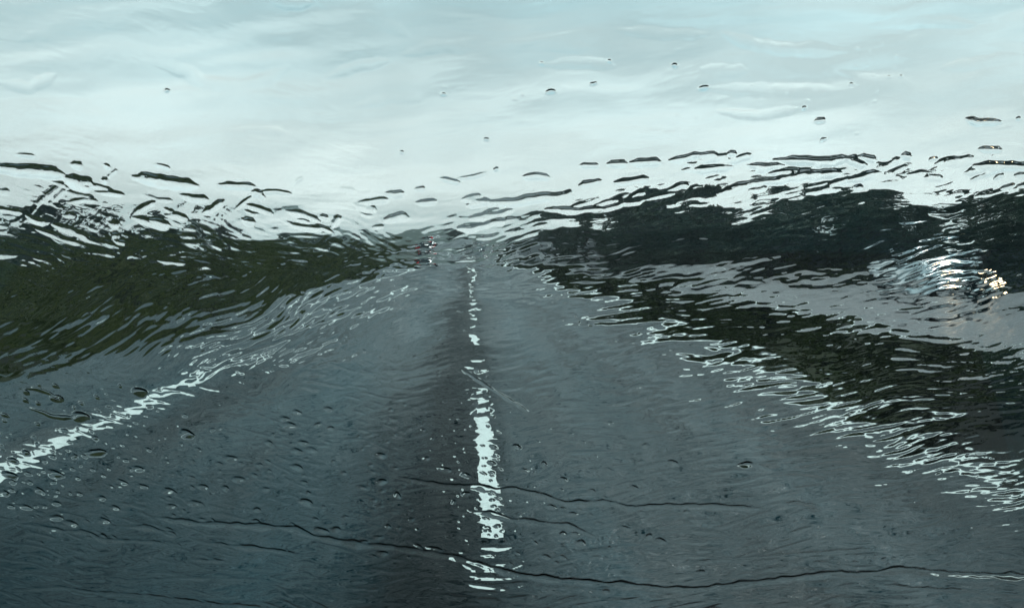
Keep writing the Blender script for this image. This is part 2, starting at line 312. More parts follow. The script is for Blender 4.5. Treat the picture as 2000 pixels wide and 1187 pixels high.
for i, (px, Yd, ht) in enumerate(((2150, 31, 3.2), (1960, 34, 3.0), (1830, 40, 3.2), (1760, 44, 3.0), (1650, 48, 3.3), (1560, 52, 3.2), (1460, 60, 3.4), (1380, 66, 3.6), (1300, 74, 3.8), (1220, 84, 4.0), (1150, 96, 4.4), (1090, 116, 4.6))):
    tree(px, Yd, ht, '%s dark bush in the right bank hedge, %s' % (('low', 'ragged')[i % 2], ('at the far right edge', 'above the bonnet of the oncoming car', 'just left of the oncoming car', 'second to the left of the oncoming car', 'third to the left of the oncoming car', 'under the highest tree', 'under the small notch of sky', 'left of the small notch of sky', 'under the large bluish tree', 'where the treeline drops', 'under the lower distant trees', 'last before the road end')[i]),
         'bushes in the right hedge', wide=1.9, name='bush', bush=True)
for px, Yd, ht, wd, blue, lab in (
    (-140, 52, 6.0, 1.5, 0, 'dark tree at the left edge of the picture'),
    (110, 78, 7.0, 1.35, 1, 'tallest bluish grey tree at the left, peaked against the sky'),
    (40, 70, 5.0, 1.6, 0, 'low dark tree left of the peaked bluish one'),
    (205, 84, 5.6, 1.6, 0, 'rounded dark tree right of the peaked bluish one'),
    (300, 96, 6.6, 1.4, 1, 'bluish grey tree second from the left group against the sky'),
    (385, 104, 5.6, 1.6, 0, 'low dark tree in the middle of the left hedge line'),
    (455, 120, 6.0, 1.5, 1, 'hazy bluish tree in the middle of the left hedge line'),
    (540, 130, 5.4, 1.6, 0, 'dark low tree left of the bright gap near the road end'),
    (610, 150, 5.0, 1.7, 0, 'small dark tree towards the road end on the left'),
    (690, 180, 4.8, 1.8, 1, 'small hazy tree nearest the road end on the left'),
    ): tree(px, Yd, ht, lab, GL, bool(blue), wide=wd)
for i, (px, Yd, ht) in enumerate(((-60, 44, 2.6), (70, 48, 2.4), (170, 52, 2.6), (260, 58, 2.6), (340, 64, 2.8), (430, 74, 2.8), (505, 86, 3.0), (580, 100, 3.2), (645, 120, 3.2), (705, 150, 3.4), (750, 190, 3.6))):
    tree(px, Yd, ht, '%s dark bush in the left hedge, %s' % (('low', 'ragged')[i % 2], ('at the left edge', 'below the lowest left tree', 'below the rounded dark tree', 'fourth from the left edge', 'below the second bluish tree', 'at the middle of the hedge', 'left of the dark low tree', 'right of the dark low tree', 'third from the road end', 'second from the road end', 'last before the road end')[i]),
         'bushes in the left hedge', wide=2.1, name='bush', bush=True)

# grass on the verges: uncountable
M_grass2 = noisemat('bank_grass_blades', [(0.008, 0.010, 0.005), (0.024, 0.036, 0.008), (0.085, 0.098, 0.022), (0.040, 0.026, 0.016)], 0.42, 0.7, spec=0.2)
def grass(name, x0, x1, y0, y1, n, h, seed):
    rs = np.random.RandomState(seed); u = rs.rand(n); y = y0+(y1-y0)*u**1.7; x = x0+(x1-x0)*rs.rand(n)
    dens = gnoise(x*0.7, y*0.4, seed+1)+gnoise(x*2.2, y*1.7, seed+2)*.5; k = dens > -0.18; x = x[k]; y = y[k]; n = len(x); dens = dens[k]
    z = gz(x, y)-.02; hh = h*(0.45+.9*rs.rand(n))*(1+1.2*np.clip(dens, 0, .6)); a = rs.rand(n)*6.28; wd = .012+.0009*y+rs.rand(n)*.01
    bx = x+bendv(y); dx = np.cos(a)*wd; dy = np.sin(a)*wd; lx = rs.normal(size=n)*hh*.4; ly = rs.normal(size=n)*hh*.4
    V = np.stack([np.stack([bx-dx, y-dy, z], 1), np.stack([bx+dx, y+dy, z], 1), np.stack([bx+lx*.5+dx*.6, y+ly*.5+dy*.6, z+hh*.65], 1), np.stack([bx+lx, y+ly, z+hh], 1)], 1).reshape(-1, 3)
    o = link(name, fastmesh(name, V, np.arange(n*4).reshape(-1, 4)), M_grass)
    return o
tag(grass('grass', 4.22, 8.1, 3, 120, 60000, 0.13, 7), 'rough wet grass growing on the strip between the two carriageways', 'grass', kind='stuff')
tag(grass('grass', -26, -6.25, 7, 130, 110000, 0.20, 8), 'long wet green grass growing up the left roadside bank', 'grass', kind='stuff').data.materials[0] = M_grass2
tag(grass('grass', 18.8, 29, 15, 120, 50000, 0.22, 9), 'dark rough grass on the bank beyond the oncoming carriageway', 'grass', kind='stuff')

# ------------------------------------------------------------------ cars on the road
def side_profile():
    # y forward = -y (front of the car at negative y), x across, z up. Outline of lower body and of cabin
    low = [(-2.12, .30), (-2.16, .50), (-2.12, .68), (-1.95, .78), (-1.05, .94), (-.95, .96), (1.9, .98), (2.10, .90), (2.16, .62), (2.10, .30)]
    cab = [(-1.05, .93), (-.25, 1.38), (.05, 1.44), (1.15, 1.43), (1.62, 1.30), (2.0, .96)]
    return low, cab
def loft(bm, prof, widths, z_in=0.0):
    """prism across x from a closed side outline, with per-vertex half width"""
    A = [bm.verts.new((-w_, y_, z_)) for (y_, z_), w_ in zip(prof, widths)]; B = [bm.verts.new((w_, y_, z_)) for (y_, z_), w_ in zip(prof, widths)]
    n = len(prof); bm.faces.new(A); bm.faces.new(list(reversed(B)))
    for i in range(n): bm.faces.new((A[i], B[i], B[(i+1) % n], A[(i+1) % n]))
def build_car(label, loc, rz, paint, lights):
    low, cab = side_profile(); t = empty('car', loc, rz); tag(t, label, 'car', None)
    bm = bmesh.new(); loft(bm, low, [.80, .84, .85, .84, .86, .88, .86, .84, .84, .80])
    bmesh.ops.bevel(bm, geom=list(bm.edges), offset=.05, segments=3, affect='EDGES'); bmobj('body', bm, paint, t, True)
    bm = bmesh.new(); loft(bm, cab, [.82, .62, .60, .60, .62, .80]); bmesh.ops.bevel(bm, geom=list(bm.edges), offset=.03, segments=2, affect='EDGES'); bmobj('cabin', bm, paint, t, True)
    # glazing: thin plates lying on the cabin faces
    def plate(name, pts, mat, off, th=.012):
        p = [Vector(q) for q in pts]; nn = (p[1]-p[0]).cross(p[2]-p[0]).normalized()
        if nn.dot(Vector(off)) < 0: nn = -nn
        V = [q+nn*.006 for q in p]+[q+nn*(.006+th) for q in p]; k = len(p)
        o_ = meshobj(name, V, [tuple(range(k))[::-1], tuple(range(k, 2*k))]+[(i, (i+1) % k, k+(i+1) % k, k+i) for i in range(k)], mat, t); return o_
    plate('windscreen', [(-.74, -.97, .975), (.74, -.97, .975), (.58, -.30, 1.353), (-.58, -.30, 1.353)], M_carglass, (0, -1, 1))
    plate('rear_window', [(-.70, 1.93, 1.02), (.70, 1.93, 1.02), (.58, 1.66, 1.26), (-.58, 1.66, 1.26)], M_carglass, (0, 1, 1))
    for s in (-1, 1):
        def xx(y_, z_): return s*(.82-.22*(z_-.93)/.51)
        for a, b in ((-.80, .30), (.36, 1.15), (1.2, 1.7)):
            zt = lambda y_: min(1.37, .93+(y_+1.05)*.56-.03) if y_ < .3 else (1.38 if y_ < 1.2 else 1.38-(y_-1.2)*.32-.02)
            plate('side_window', [(xx(a, 1.0), a, 1.0), (xx(b, 1.0), b, 1.0), (xx(b, zt(b)), b, zt(b)), (xx(a, max(zt(a), 1.04)), a, max(zt(a), 1.04))], M_carglass, (s, 0, .2))
        m = bmesh.new(); box(m, s*.86 if s > 0 else -1.02, 1.02 if s > 0 else -.86, -.82, -.70, .98, 1.10, .02); bmobj('wing_mirror', m, paint, t, True)
        for y_ in (-1.32, 1.30):
            wl = empty('wheel', (s*.76, y_, .31)); wl.parent = t
            m = bmesh.new(); cyl(m, (0, 0, 0), .31, .21); bmesh.ops.bevel(m, geom=list(m.edges), offset=.02, segments=2, affect='EDGES'); bmobj('tyre', m, M_rubber, wl, True)
            m = bmesh.new(); cyl(m, (s*.07, 0, 0), .20, .09, n=20); 
            for k in range(5):
                a = k*1.2566; q = bmesh.ops.create_cube(m, size=1.0)
                for v in q['verts']:
                    yy, zz = v.co.y*.05, .1+v.co.z*.17; v.co = Vector((s*.118+v.co.x*.012, yy*math.cos(a)-zz*math.sin(a), yy*math.sin(a)+zz*math.cos(a)))
            bmobj('rim', m, M_rim, wl)
        m = bmesh.new(); cyl(m, (s*.64, -2.125, .64), .115, .09, 'Y', 20); 
        for v in m.verts: v.co.x = s*.64+(v.co.x-s*.64)*1.35; v.co.y += (abs(v.co.x)-.6)*.25
        bmobj('headlight', m, M_head if lights == 'front' else M_lens, t, True)
        m = bmesh.new(); box(m, s*.82 if s < 0 else .56, -.56 if s < 0 else .82, 2.05, 2.165, .70, .88, .02); bmobj('tail_light', m, M_tail if lights == 'rear' else M_redlens, t, True)
    m = bmesh.new(); box(m, -.48, .48, -2.175, -2.10, .56, .68, .015)
    bmobj('grille', m, M_black, t)
    m = bmesh.new(); box(m, -.70, .70, -2.175, -2.08, .32, .46, .02); bmobj('air_intake', m, M_black, t)
    m = bmesh.new(); box(m, -.26, .26, 2.13, 2.185, .52, .63, .004); bmobj('number_plate', m, M_plate, t)
    m = bmesh.new(); box(m, -.26, .26, -2.205, -2.176, .47, .58, .004); bmobj('number_plate', m, M_plate, t)
    return t
M_carglass = plain('car_glazing', (.012, .016, .018), .06)
M_rim = plain('wheel_rim', (.45, .46, .47), .3, .9)
M_lens = plain('clear_lens', (.7, .72, .72), .08, coat=1)
M_redlens = plain('red_lens', (.25, .01, .01), .15, coat=1)
M_plate = plain('plate', (.7, .7, .66), .4)
M_head = plain('headlight_on', (.8, .75, .65), .1, emit=(1, .68, .40), es=8.0)
M_tail = plain('tail_light_on', (.3, .01, .01), .2, emit=(1, .05, .07), es=.35)
def paint(name, col): 
    m = noisemat(name, [tuple(c*.93 for c in col), col], 2.0, .22); m.node_tree.nodes['Principled BSDF'].inputs['Coat Weight'].default_value = 1; return m
build_car('silver blue car with lit warm headlights coming towards us on the carriageway at right', (14.9, 25.6, .004), 0.0, paint('silver_paint', (.70, .75, .77)), 'front')
build_car('dark car with red tail lights far ahead at the left side of the road', (-3.9, 70, .004), math.pi, paint('dark_red_paint', (.05, .035, .04)), 'rear')
build_car('small pale car far ahead in the right lane, near the end of the road', (1.95+bend(105), 105, .004), math.pi, paint('pale_paint', (.30, .30, .31)), 'off')

# ------------------------------------------------------------------ our own car: windscreen, its seal, dashboard, bonnet
TAU = R(35); P0 = np.array([0.03, 0.62, EYE - 0.62*113.5/FPX]); NRM = np.array([0, math.cos(TAU), math.sin(TAU)]); TUP = np.array([0, -math.sin(TAU), math.cos(TAU)])
EYEV = np.array([0, 0, EYE]); KN = float(np.dot(P0-EYEV, NRM))
def pane_t(py): # plane coordinate t of an image row
    sl = -(py-VY)/FPX; dep = KN/(NRM[1]+sl*NRM[2]); p = np.stack([0*dep, dep, EYE+sl*dep], -1); return (p-P0) @ TUP, dep
def pane_px(s, t): # plane coordinates -> photo pixels
    y = P0[1]+t*TUP[1]; z = P0[2]+t*TUP[2]; x = P0[0]+s; return VX+FPX*x/y, VY-FPX*(z-EYE)/y
def from_px(px, py):
    t, dep = pane_t(np.asarray(py, float)); return (np.asarray(px, float)-VX)/FPX*dep-P0[0], t, dep
def world(s, t, h): return P0 + s[..., None]*np.array([1., 0, 0]) + t[..., None]*TUP + h[..., None]*NRM

mycar = empty('car', (0, 1.2, 0)); tag(mycar, 'the car we sit in, seen only as the clear windscreen in front of us', 'car')
def kid(o): o.parent = mycar; o.matrix_parent_inverse = mycar.matrix_world.inverted(); o.location = tuple(-c for c in (0, 1.2, 0)); return o
S0, S1 = -0.72, 0.72; T0 = float(pane_t(np.array(1350.))[0]); T1 = float(pane_t(np.array(-420.))[0])
def slab(s0, s1, t0, t1, h0, h1):
    q = [(s0, t0), (s1, t0), (s1, t1), (s0, t1)]; V = [P0+a*np.array([1, 0, 0])+b*TUP+h*NRM for h in (h0, h1) for a, b in q]
    return V, [(0, 1, 2, 3), (7, 6, 5, 4), (4, 5, 1, 0), (5, 6, 2, 1), (6, 7, 3, 2), (7, 4, 0, 3)]
V, F = slab(S0, S1, T0, T1, -.0062, -.0012); kid(meshobj('windscreen', V, F, M_glass))
V = []; F = []
for s0, s1, t0, t1 in ((S0-.03, S1+.03, T0-.03, T0+.004), (S0-.03, S1+.03, T1-.004, T1+.03), (S0-.03, S0+.004, T0+.004, T1-.004), (S1-.004, S1+.03, T0+.004, T1-.004)):
    a, b = slab(s0, s1, t0, t1, -.011, .006); k = len(V); V += a; F += [tuple(i+k for i in f) for f in b]
kid(meshobj('windscreen_seal', V, F, M_rubber))
def sheet(name, pts, x0, x1, mat, crown=.03):            # pressed panel: an outline in y,z swept across x with a slight crown, closed underneath
    n = 14; V = []; k = len(pts)
    for i in range(n+1):
        x = x0+(x1-x0)*i/n; c = crown*(1-((x-(x0+x1)/2)/((x1-x0)/2))**2)
        V += [(x, y_, z_+c) for y_, z_ in pts]
    V += [(v[0], v[1], v[2]-.02) for v in V[:]]; off = (n+1)*k; F = []
    for i in range(n):
        for j in range(k-1):
            a = i*k+j; F += [(a, a+k, a+k+1, a+1), (off+a+1, off+a+k+1, off+a+k, off+a)]
    o = meshobj(name, V, F, mat, smooth=True); return kid(o)
sheet('dashboard', [(.34, 1.02), (.42, 1.07), (.60, 1.10), (.80, 1.10), (.94, 1.12)], -.75, .78, M_black)
sheet('bonnet', [(1.0, 1.10), (1.2, 1.05), (1.45, .98), (1.6, .90), (1.66, .78), (1.68, .55)], -.72, .76, noisemat('bonnet_paint', [(.006, .007, .008), (.01, .011, .012)], 4, .75, spec=.08), .035)

# ------------------------------------------------------------------ the sheet of rain water on the windscreen
rows_py = np.concatenate([np.linspace(1350, 1260, 10), np.arange(1254, -120, -2.0), np.linspace(-126, -420, 22)])
tt, dd = pane_t(rows_py)
ss = np.concatenate([np.linspace(S0, -.60, 12)[:-1], np.arange(-.60, .62, .00085), np.linspace(.62, S1, 10)])
SS, TT = np.meshgrid(ss, tt); PX, PY = pane_px(SS, TT)
DT = np.abs(np.gradient(tt, rows_py))[:, None]            # metres of pane per photo pixel, vertically
INC = (NRM[1] - (rows_py-VY)/FPX*NRM[2])[:, None]         # foreshortening of the tilted pane
def warp(px, py, seed, amp=26, sc_=150.):
    return px+amp*1.5*gnoise(px/sc_, py/sc_, seed), py+amp*gnoise(px/sc_*.8+7, py/sc_+3, seed+1)
def aniso(px, py, ang, lx, ly, seed):
    a = R(ang); u = px*math.cos(a)+py*math.sin(a); v = -px*math.sin(a)+py*math.cos(a); return gnoise(u/lx, v/ly, seed)
def ripples(px, py, ang, seed):
    """elongated wavelets: round-topped streaks with steep rims"""
    px = px*1.2; py = py*1.2
    n1 = aniso(px, py, ang, 95, 20, seed); n2 = aniso(px, py, ang+7, 48, 11, seed+1); n3 = aniso(px, py, ang-5, 190, 46, seed+2); n4 = aniso(px, py, ang+2, 24, 6.5, seed+3)
    pl = sstep(.04, .30, n1)*1.25 + sstep(0.12, .34, n2)*.60
    n5 = aniso(px, py, ang-3, 42, 7.5, seed+4); n6 = aniso(px, py, ang+11, 66, 15, seed+5)
    return pl*.62 + n1*.6 + n2*.55 + n3*2.4 + n4*.42 + n5*.55 + sstep(.05, .3, n5)*.34 + n6*.9
wx, wy = warp(PX, PY, 50); 
hR = ripples(wx, wy, -9, 200); hL = ripples(wx, wy, 13, 300); hD = ripples(wx, wy, -30, 400)
wl = 1-sstep(560, 960, PX)                                  # left side
low = sstep(470, 600, PY)                                   # lower part of the left side runs the other way
sel = sstep(-.12, .12, gnoise(PX/160, PY/90, 77))
h = hR*(1-wl) + wl*((hL*(1-.55*sel)+hD*.55*sel)*(1-low) + hD*low)
# where the water is thick and where it has been thinned
yb = np.interp(PX, [-400, 0, 350, 700, 950, 1300, 1600, 2000, 2400], [660, 700, 705, 760, 850, 850, 880, 1040, 1100])
amp = 1-sstep(-60, 60, PY-yb)
HORI = np.interp(PX, [0, 700, 950, 1300, 2000], [395, 440, 430, 350, 335])
amp = amp*(0.34+0.66*sstep(-70, 50, PY-HORI))*(1-.45*sstep(850, 1150, PX)*sstep(-10, 30, PY-HORI)*(1-sstep(90, 190, PY-HORI)))                   # calmer high up
calm = np.exp(-((PX-900)/230)**2)*sstep(500, 560, PY)       # thin sheet in the middle
amp = amp*(1-.50*calm)
patch = .62+.75*np.clip(gnoise(PX/210, PY/120, 91)+.35, 0, .8)
soft = aniso(wx, wy, -6, 260, 55, 501)*5.5+aniso(wx, wy, -3, 120, 30, 502)*1.4
H = h*amp*patch*.90*np.interp(PX, [600, 1100], [.46, .38]) + soft*(.32+.3*(1-sstep(150, 330, PY))-.27*sstep(-70, 30, PY-yb)) 
H = H*(1+.55*(1-sstep(500, 850, PX))*sstep(440, 500, PY)*(1-sstep(640, 760, PY)))
H = H*(1-.38*sstep(1150, 1400, PX)*sstep(470, 510, PY)*(1-sstep(600, 700, PY)))
lowm = sstep(640, 760, PY)*(1-.5*sstep(1500, 1900, PX))*(1-.72*(1-sstep(330, 560, PX))*(1-sstep(930, 1000, PY)))*(1-.7*np.exp(-((PX-958)/60)**2)*sstep(830, 880, PY)*(1-sstep(1040, 1070, PY)))
fine = (1-sstep(700, 1000, PX)); st1 = aniso(wx, wy, -9, 60, 8.5, 601); st2 = aniso(wx, wy, 13, 46, 8, 602); st3 = aniso(wx, wy, -7, 120, 14, 603)
H = H + lowm*((sstep(.12, .40, st1)*.55+sstep(.15, .42, st3)*.5)*(1-.75*fine) + sstep(.16, .42, st2)*.5*fine + .10*st1)
H = H + .05*aniso(PX, PY, -5, 30, 9, 510) + sstep(1060, 1120, PY)*(aniso(PX, PY, 3, 150, 13, 511)*.6)
H *= 1
def stroke(pts, r, hgt, taper=True, flat=False):
    """add a ridge of water along a line of photo-pixel points"""
    global H
    P = np.array(pts, float); tot = len(P)-1
    x0, x1, y0, y1 = P[:, 0].min()-r-4, P[:, 0].max()+r+4, P[:, 1].min()-r-4, P[:, 1].max()+r+4
    rsel = np.where((rows_py > y0) & (rows_py < y1))[0]
    if len(rsel) == 0: return
    a, b = rsel[0], rsel[-1]+1; sx, sy = PX[a:b], PY[a:b]; c = np.where(((sx > x0) & (sx < x1)).any(0))[0]
    if len(c) == 0: return
    c0, c1 = c[0], c[-1]+1; sx = sx[:, c0:c1]; sy = sy[:, c0:c1]; best = np.zeros(sx.shape)
    wob = 1+.35*gnoise(sx/23, sy/23, int(P[0, 0]) % 97)
    for i in range(tot):
        d = P[i+1]-P[i]; L2 = max(1e-6, (d**2).sum()); u = np.clip(((sx-P[i, 0])*d[0]+(sy-P[i, 1])*d[1])/L2, 0, 1)
        q = np.hypot(sx-P[i, 0]-u*d[0], sy-P[i, 1]-u*d[1]); k = (i+u)/tot
        rr = r*(np.clip(.35+2.6*k, .35, 1)*np.clip(.3+5*(1-k), .3, 1) if taper else 1)*wob
        z = hgt*rr/r*np.clip(1-(q/rr)**2, 0, 1)**1.15; best = np.maximum(best, z)
    H[a:b, c0:c1] = H[a:b, c0:c1]*(1-.6*np.clip(best/hgt, 0, 1)) + best
# the long dark strokes above the horizon
for pts, r, hg in (([(-20, 326), (70, 333), (126, 340)], 12, 3.4), ([(126, 346), (155, 356), (184, 362)], 13, 3.8), ([(262, 345), (320, 354), (388, 362)], 12, 3.6),
    ([(140, 320), (162, 323)], 8, 2.8), ([(425, 360), (500, 363)], 7, 2.2), ([(1130, 322), (1170, 322)], 5, 1.5), ([(1185, 320), (1225, 319)], 7, 2.1), ([(1230, 317), (1290, 316)], 8, 2.3),
    ([(1355, 304), (1400, 300)], 6, 1.9), ([(1420, 298), (1438, 300)], 6, 1.9), ([(1510, 312), (1560, 312), (1620, 315), (1660, 308)], 9, 2.6), ([(1650, 308), (1690, 322)], 9, 2.6), ([(1675, 305), (1710, 312)], 7, 2.1),
    ([(1350, 332), (1430, 324)], 8, 2.1), ([(1760, 302), (1778, 305)], 7, 2.2), ([(1900, 322), (2020, 325)], 9, 2.5), ([(1885, 230), (1905, 238), (1955, 237)], 7, 3.0), ([(1910, 290), (1955, 292)], 6, 2.2),
    ([(945, 395), (1010, 393), (1060, 385), (1120, 382)], 9, 2.2), ([(1020, 345), (1045, 342), (1075, 346)], 7, 2.0), ([(858, 347), (900, 356)], 5, 1.7), ([(1480, 355), (1580, 340), (1640, 336)], 10, 2.4),
    ([(1130, 362), (1175, 352)], 6, 1.7), ([(1500, 338), (1560, 330)], 7, 1.9), ([(30, 300), (70, 303)], 4, 1.2), ([(700, 395), (760, 388)], 6, 1.6), ([(1590, 236), (1612, 234)], 5, 2.0),
    ([(205, 320), (216, 327)], 5, 1.9), ([(200, 350), (212, 352)], 6, 2.0)): stroke(pts, r*1.15, hg*.95)
# soft ridges high on the glass
for pts, r, hg in (([(280, 118), (340, 130), (400, 158), (470, 168), (510, 160), (566, 130)], 17, 2.0), ([(1410, 64), (1460, 84), (1530, 94), (1650, 99)], 16, 1.8), ([(1020, 96), (1080, 88), (1150, 92)], 14, 1.6),
    ([(1058, 126), (1150, 120), (1200, 128)], 14, 1.7), ([(1370, 134), (1410, 136), (1460, 138)], 15, 1.7), ([(1640, 140), (1700, 158), (1785, 165)], 15, 1.8), ([(790, 105), (850, 90), (925, 92)], 15, 1.6), ([(700, 205), (760, 190), (840, 185)], 14, 1.5),
    ([(1205, 58), (1290, 66), (1380, 66)], 14, 1.4), ([(1380, 172), (1500, 175), (1640, 176)], 16, 1.6), ([(1840, 132), (1900, 124), (1990, 108)], 15, 1.8), ([(530, 0), (560, 8), (610, 5)], 14, 1.8), ([(40, 78), (70, 66), (100, 70)], 12, 1.7), ([(0, 160), (60, 170), (110, 145)], 14, 1.9),
    ([(690, 25), (740, 40), (800, 70)], 15, 1.2), ([(1700, 50), (1800, 42), (1900, 46)], 14, 1.4), ([(1400, 215), (1480, 225), (1560, 210)], 12, 1.2), ([(420, 262), (500, 252), (560, 258)], 12, 1.1), ([(640, 150), (690, 130), (760, 118)], 13, 1.3)): stroke(pts, r*.95, hg*.50)
for pts in ([(902, 1096), (925, 1106), (968, 1110)], [(915, 1119), (972, 1123)], [(905, 1133), (990, 1146)], [(922, 770), (958, 764)], [(925, 788), (960, 782)], [(922, 806), (962, 798)], [(930, 1166), (975, 1168)], [(925, 722), (955, 716)]): stroke(pts, 6.5, .95)
# random short strokes through the middle band
rr = random.Random(5)
for i in range(190):
    x = rr.uniform(-60, 2060); hor = np.interp(x, [0, 700, 950, 1300, 2000], [400, 445, 440, 360, 345]); y = hor+(rr.gauss(-6, 40) if x < 900 else -abs(rr.gauss(0, 38))+22)
    if (x > 900 and rr.random() < .35) or (400 < x <= 1000 and y > hor+4): continue
    ln = rr.uniform(14, 75); a = R((rr.choice((14, 16, -34, 8)) if x < 700 else rr.uniform(-18, -2)) + rr.gauss(0, 5)); r = rr.uniform(4, 9)
    mid = (x+ln/2*math.cos(a), y+ln/2*math.sin(a)+rr.uniform(-4, 4)); stroke([(x, y), mid, (x+ln*math.cos(a), y+ln*math.sin(a))], r, r*rr.uniform(.13, .30)*(1 if x < 900 else .72))
edge = np.minimum(np.minimum(SS-S0, S1-SS), np.minimum(TT-T0, T1-TT)); H = H*sstep(0, .03, edge)
OWN = np.zeros(H.shape, np.int32); OWNERS = []              # which bead of water each point of the surface belongs to

# ------------------------------------------------------------------ raindrops and trickles standing on the windscreen
def window(x0, x1, y0, y1):
    a = np.where((rows_py > y0) & (rows_py < y1))[0]
    if len(a) == 0: return None
    a, b = a[0], a[-1]+1; c = np.where(((PX[a:b] > x0) & (PX[a:b] < x1)).any(0))[0]
    return None if len(c) == 0 else (a, b, c[0], c[-1]+1)
def raise_(win, z, mask, owner):
    """lift the water surface to a bead of height z inside mask and remember whose bead it is"""
    a, b, c, d = win; hh = H[a:b, c:d]; low_ = float(np.median(hh)); k = np.clip(z/max(z.max(), 1e-6)*2.5, 0, 1)
    H[a:b, c:d] = np.where(mask, hh*(1-k)+low_*k+z, hh)
    if owner is not None: OWNERS.append(owner); o = OWN[a:b, c:d]; o[mask & (o == 0)] = len(OWNERS)
def drop(px, py, r, el, ang, steep, seed, owner=None):
    """a bead of water with an irregular outline: r = half width in photo pixels, el = elongation, steeper on its upper side"""
    R_ = r*max(el, 1.3)+3; w_ = window(px-R_, px+R_, py-R_, py+R_)
    if w_ is None: return
    rs = np.random.RandomState(seed); a = R(ang); x = PX[w_[0]:w_[1], w_[2]:w_[3]]-px; y = PY[w_[0]:w_[1], w_[2]:w_[3]]-py
    u = (x*math.cos(a)+y*math.sin(a))/el; v = -x*math.sin(a)+y*math.cos(a); th = np.arctan2(v, u); ph = rs.rand(3)*6.28
    out_ = r*(1+.13*np.sin(th+ph[0])+.12*np.sin(2*th+ph[1])+.07*np.sin(3*th+ph[2]))*(1-.22*np.cos(th)*(v > 0))
    q = np.hypot(u, v)/out_; vv = v/out_; ap = -.30                # apex shifted towards the top
    z = steep*r*.5*np.clip(1-q**2, 0, 1)*np.clip(1-.55*vv, .4, 1.6); raise_(w_, z, q < 1, owner)
BIG = [ # px, py, half height, elongation, angle, steepness, label
 (275, 764, 9, 1.7, 8, 1.3, 'large raindrop over the left edge line, alone above the crowd of drops'),
 (160, 812, 9, 2.2, 8, 1.3, 'long raindrop on the end of a trickle, upper left of the drop field'),
 (115, 775, 7, 2.0, 20, 1.3, 'raindrop left of the edge line, upper left of the drop field'),
 (365, 845, 9, 2.0, 16, 1.3, 'large raindrop in the left lane just right of the edge line'),
 (193, 880, 8, 2.4, 3, 1.3, 'large flat raindrop just below the left edge line'),
 (452, 892, 6, 3.0, 8, 1.1, 'long thin raindrop in the middle of the left lane'),
 (583, 910, 6, 2.4, 18, 1.1, 'slanting raindrop right of the drop field in the left lane'),
 (272, 912, 6, 2.3, 18, 1.1, 'slanting raindrop below the left edge line'),
 (25, 925, 6, 2.6, 14, 1.2, 'raindrop just under the left edge line at the left edge of the glass'),
 (240, 938, 5, 2.6, 20, 1.1, 'small slanting raindrop in the lower left drop field'),
 (330, 955, 6, 2.4, 8, 1.1, 'flat raindrop in the middle of the lower left drop field'),
 (400, 948, 6, 1.8, 16, 1.1, 'compact raindrop in the right half of the lower left drop field'),
 (200, 970, 5, 2.2, 14, 1.1, 'dark rimmed raindrop left of the middle of the drop field'),
 (55, 987, 5, 2.6, 14, 1.1, 'thin raindrop low at the left edge of the drop field'),
 (335, 985, 5, 2.2, 12, 1.1, 'small raindrop low in the middle of the drop field'),
 (225, 988, 5, 2.2, 20, 1.1, 'small raindrop low in the left of the drop field'),
 (113, 1008, 6, 2.4, 12, 1.2, 'dark topped raindrop above the left end of the lower trickles'),
 (205, 1013, 6, 2.4, 18, 1.2, 'dark topped raindrop just above the lower left trickle'),
 (335, 1040, 6, 2.4, 14, 1.2, 'raindrop at the end of a short trickle in the lower left'),
 (870, 914, 6, 2.2, 16, 1.2, 'raindrop just left of the centre dash'),
 (745, 938, 7, 1.5, 8, 1.0, 'bright lower edged raindrop in the left lane near the centre'),
 (1100, 935, 6, 1.8, 18, 1.0, 'raindrop right of the centre dash in the right lane'),
 (1135, 1057, 7, 1.6, 30, 1.0, 'raindrop at the lower right of the centre dash'),
 (1290, 1053, 7, 2.0, 22, 1.0, 'raindrop low in the middle of the right lane'),
 (1455, 905, 7, 2.3, 6, 1.4, 'dark raindrop alone in the right lane'),
 (1183, 1152, 5, 2.0, 8, 1.0, 'raindrop below the long trickle at the bottom'),
 (1370, 1114, 5, 2.2, 16, 1.0, 'raindrop above the right part of the long bottom trickle'),
 (1078, 179, 6, 1.7, 4, 1.7, 'curved dark raindrop high on the glass against the sky'),
 (1375, 172, 6, 1.8, 0, 1.7, 'dark raindrop against the sky above the right trees'),
 (1317, 128, 5, 1.5, 10, 1.8, 'dark small raindrop highest against the sky, right of centre'),
 (1160, 163, 4, 2.0, -5, 1.7, 'pair mate raindrop against the sky above the centre'),
 (866, 184, 4, 1.7, 15, 1.7, 'tiny dark raindrop against the sky left of centre'),
 (1570, 210, 4, 1.8, -6, 1.7, 'small dark raindrop against the sky at the right'),
 (1607, 272, 4, 1.9, -12, 1.5, 'small slanted raindrop against the sky above the highest tree'),
 (970, 330, 4, 1.4, 0, 1.6, 'tiny round dark raindrop against the bright low sky at the centre'),
 (328, 176, 4, 1.4, 5, 1.7, 'tiny dark raindrop alone in the sky at the left'),
 (1190, 120, 4, 1.6, 10, 1.6, 'tiny raindrop high in the sky at the centre right'),
 (1058, 124, 4, 1.5, 10, 1.6, 'tiny raindrop at the left end of a soft ridge in the sky'),
 (1987, 231, 4, 1.3, 0, 1.5, 'tiny dark raindrop in the sky at the right edge'),
 (950, 272, 4, 1.7, 5, 1.5, 'tiny raindrop in the low sky over the centre line'),
 (785, 297, 3.5, 1.7, 5, 1.5, 'tiny raindrop in the low sky left of the centre line'),
]
sd = 1
for px, py, r, el, an, st, lab in BIG:
    sd += 1; drop(px, py, r, el, an, st*(.68 if py > 400 else .75), sd, ('raindrop', lab, 'raindrop', 'larger raindrops on the windscreen'))
placed = [(b[0], b[1]) for b in BIG]
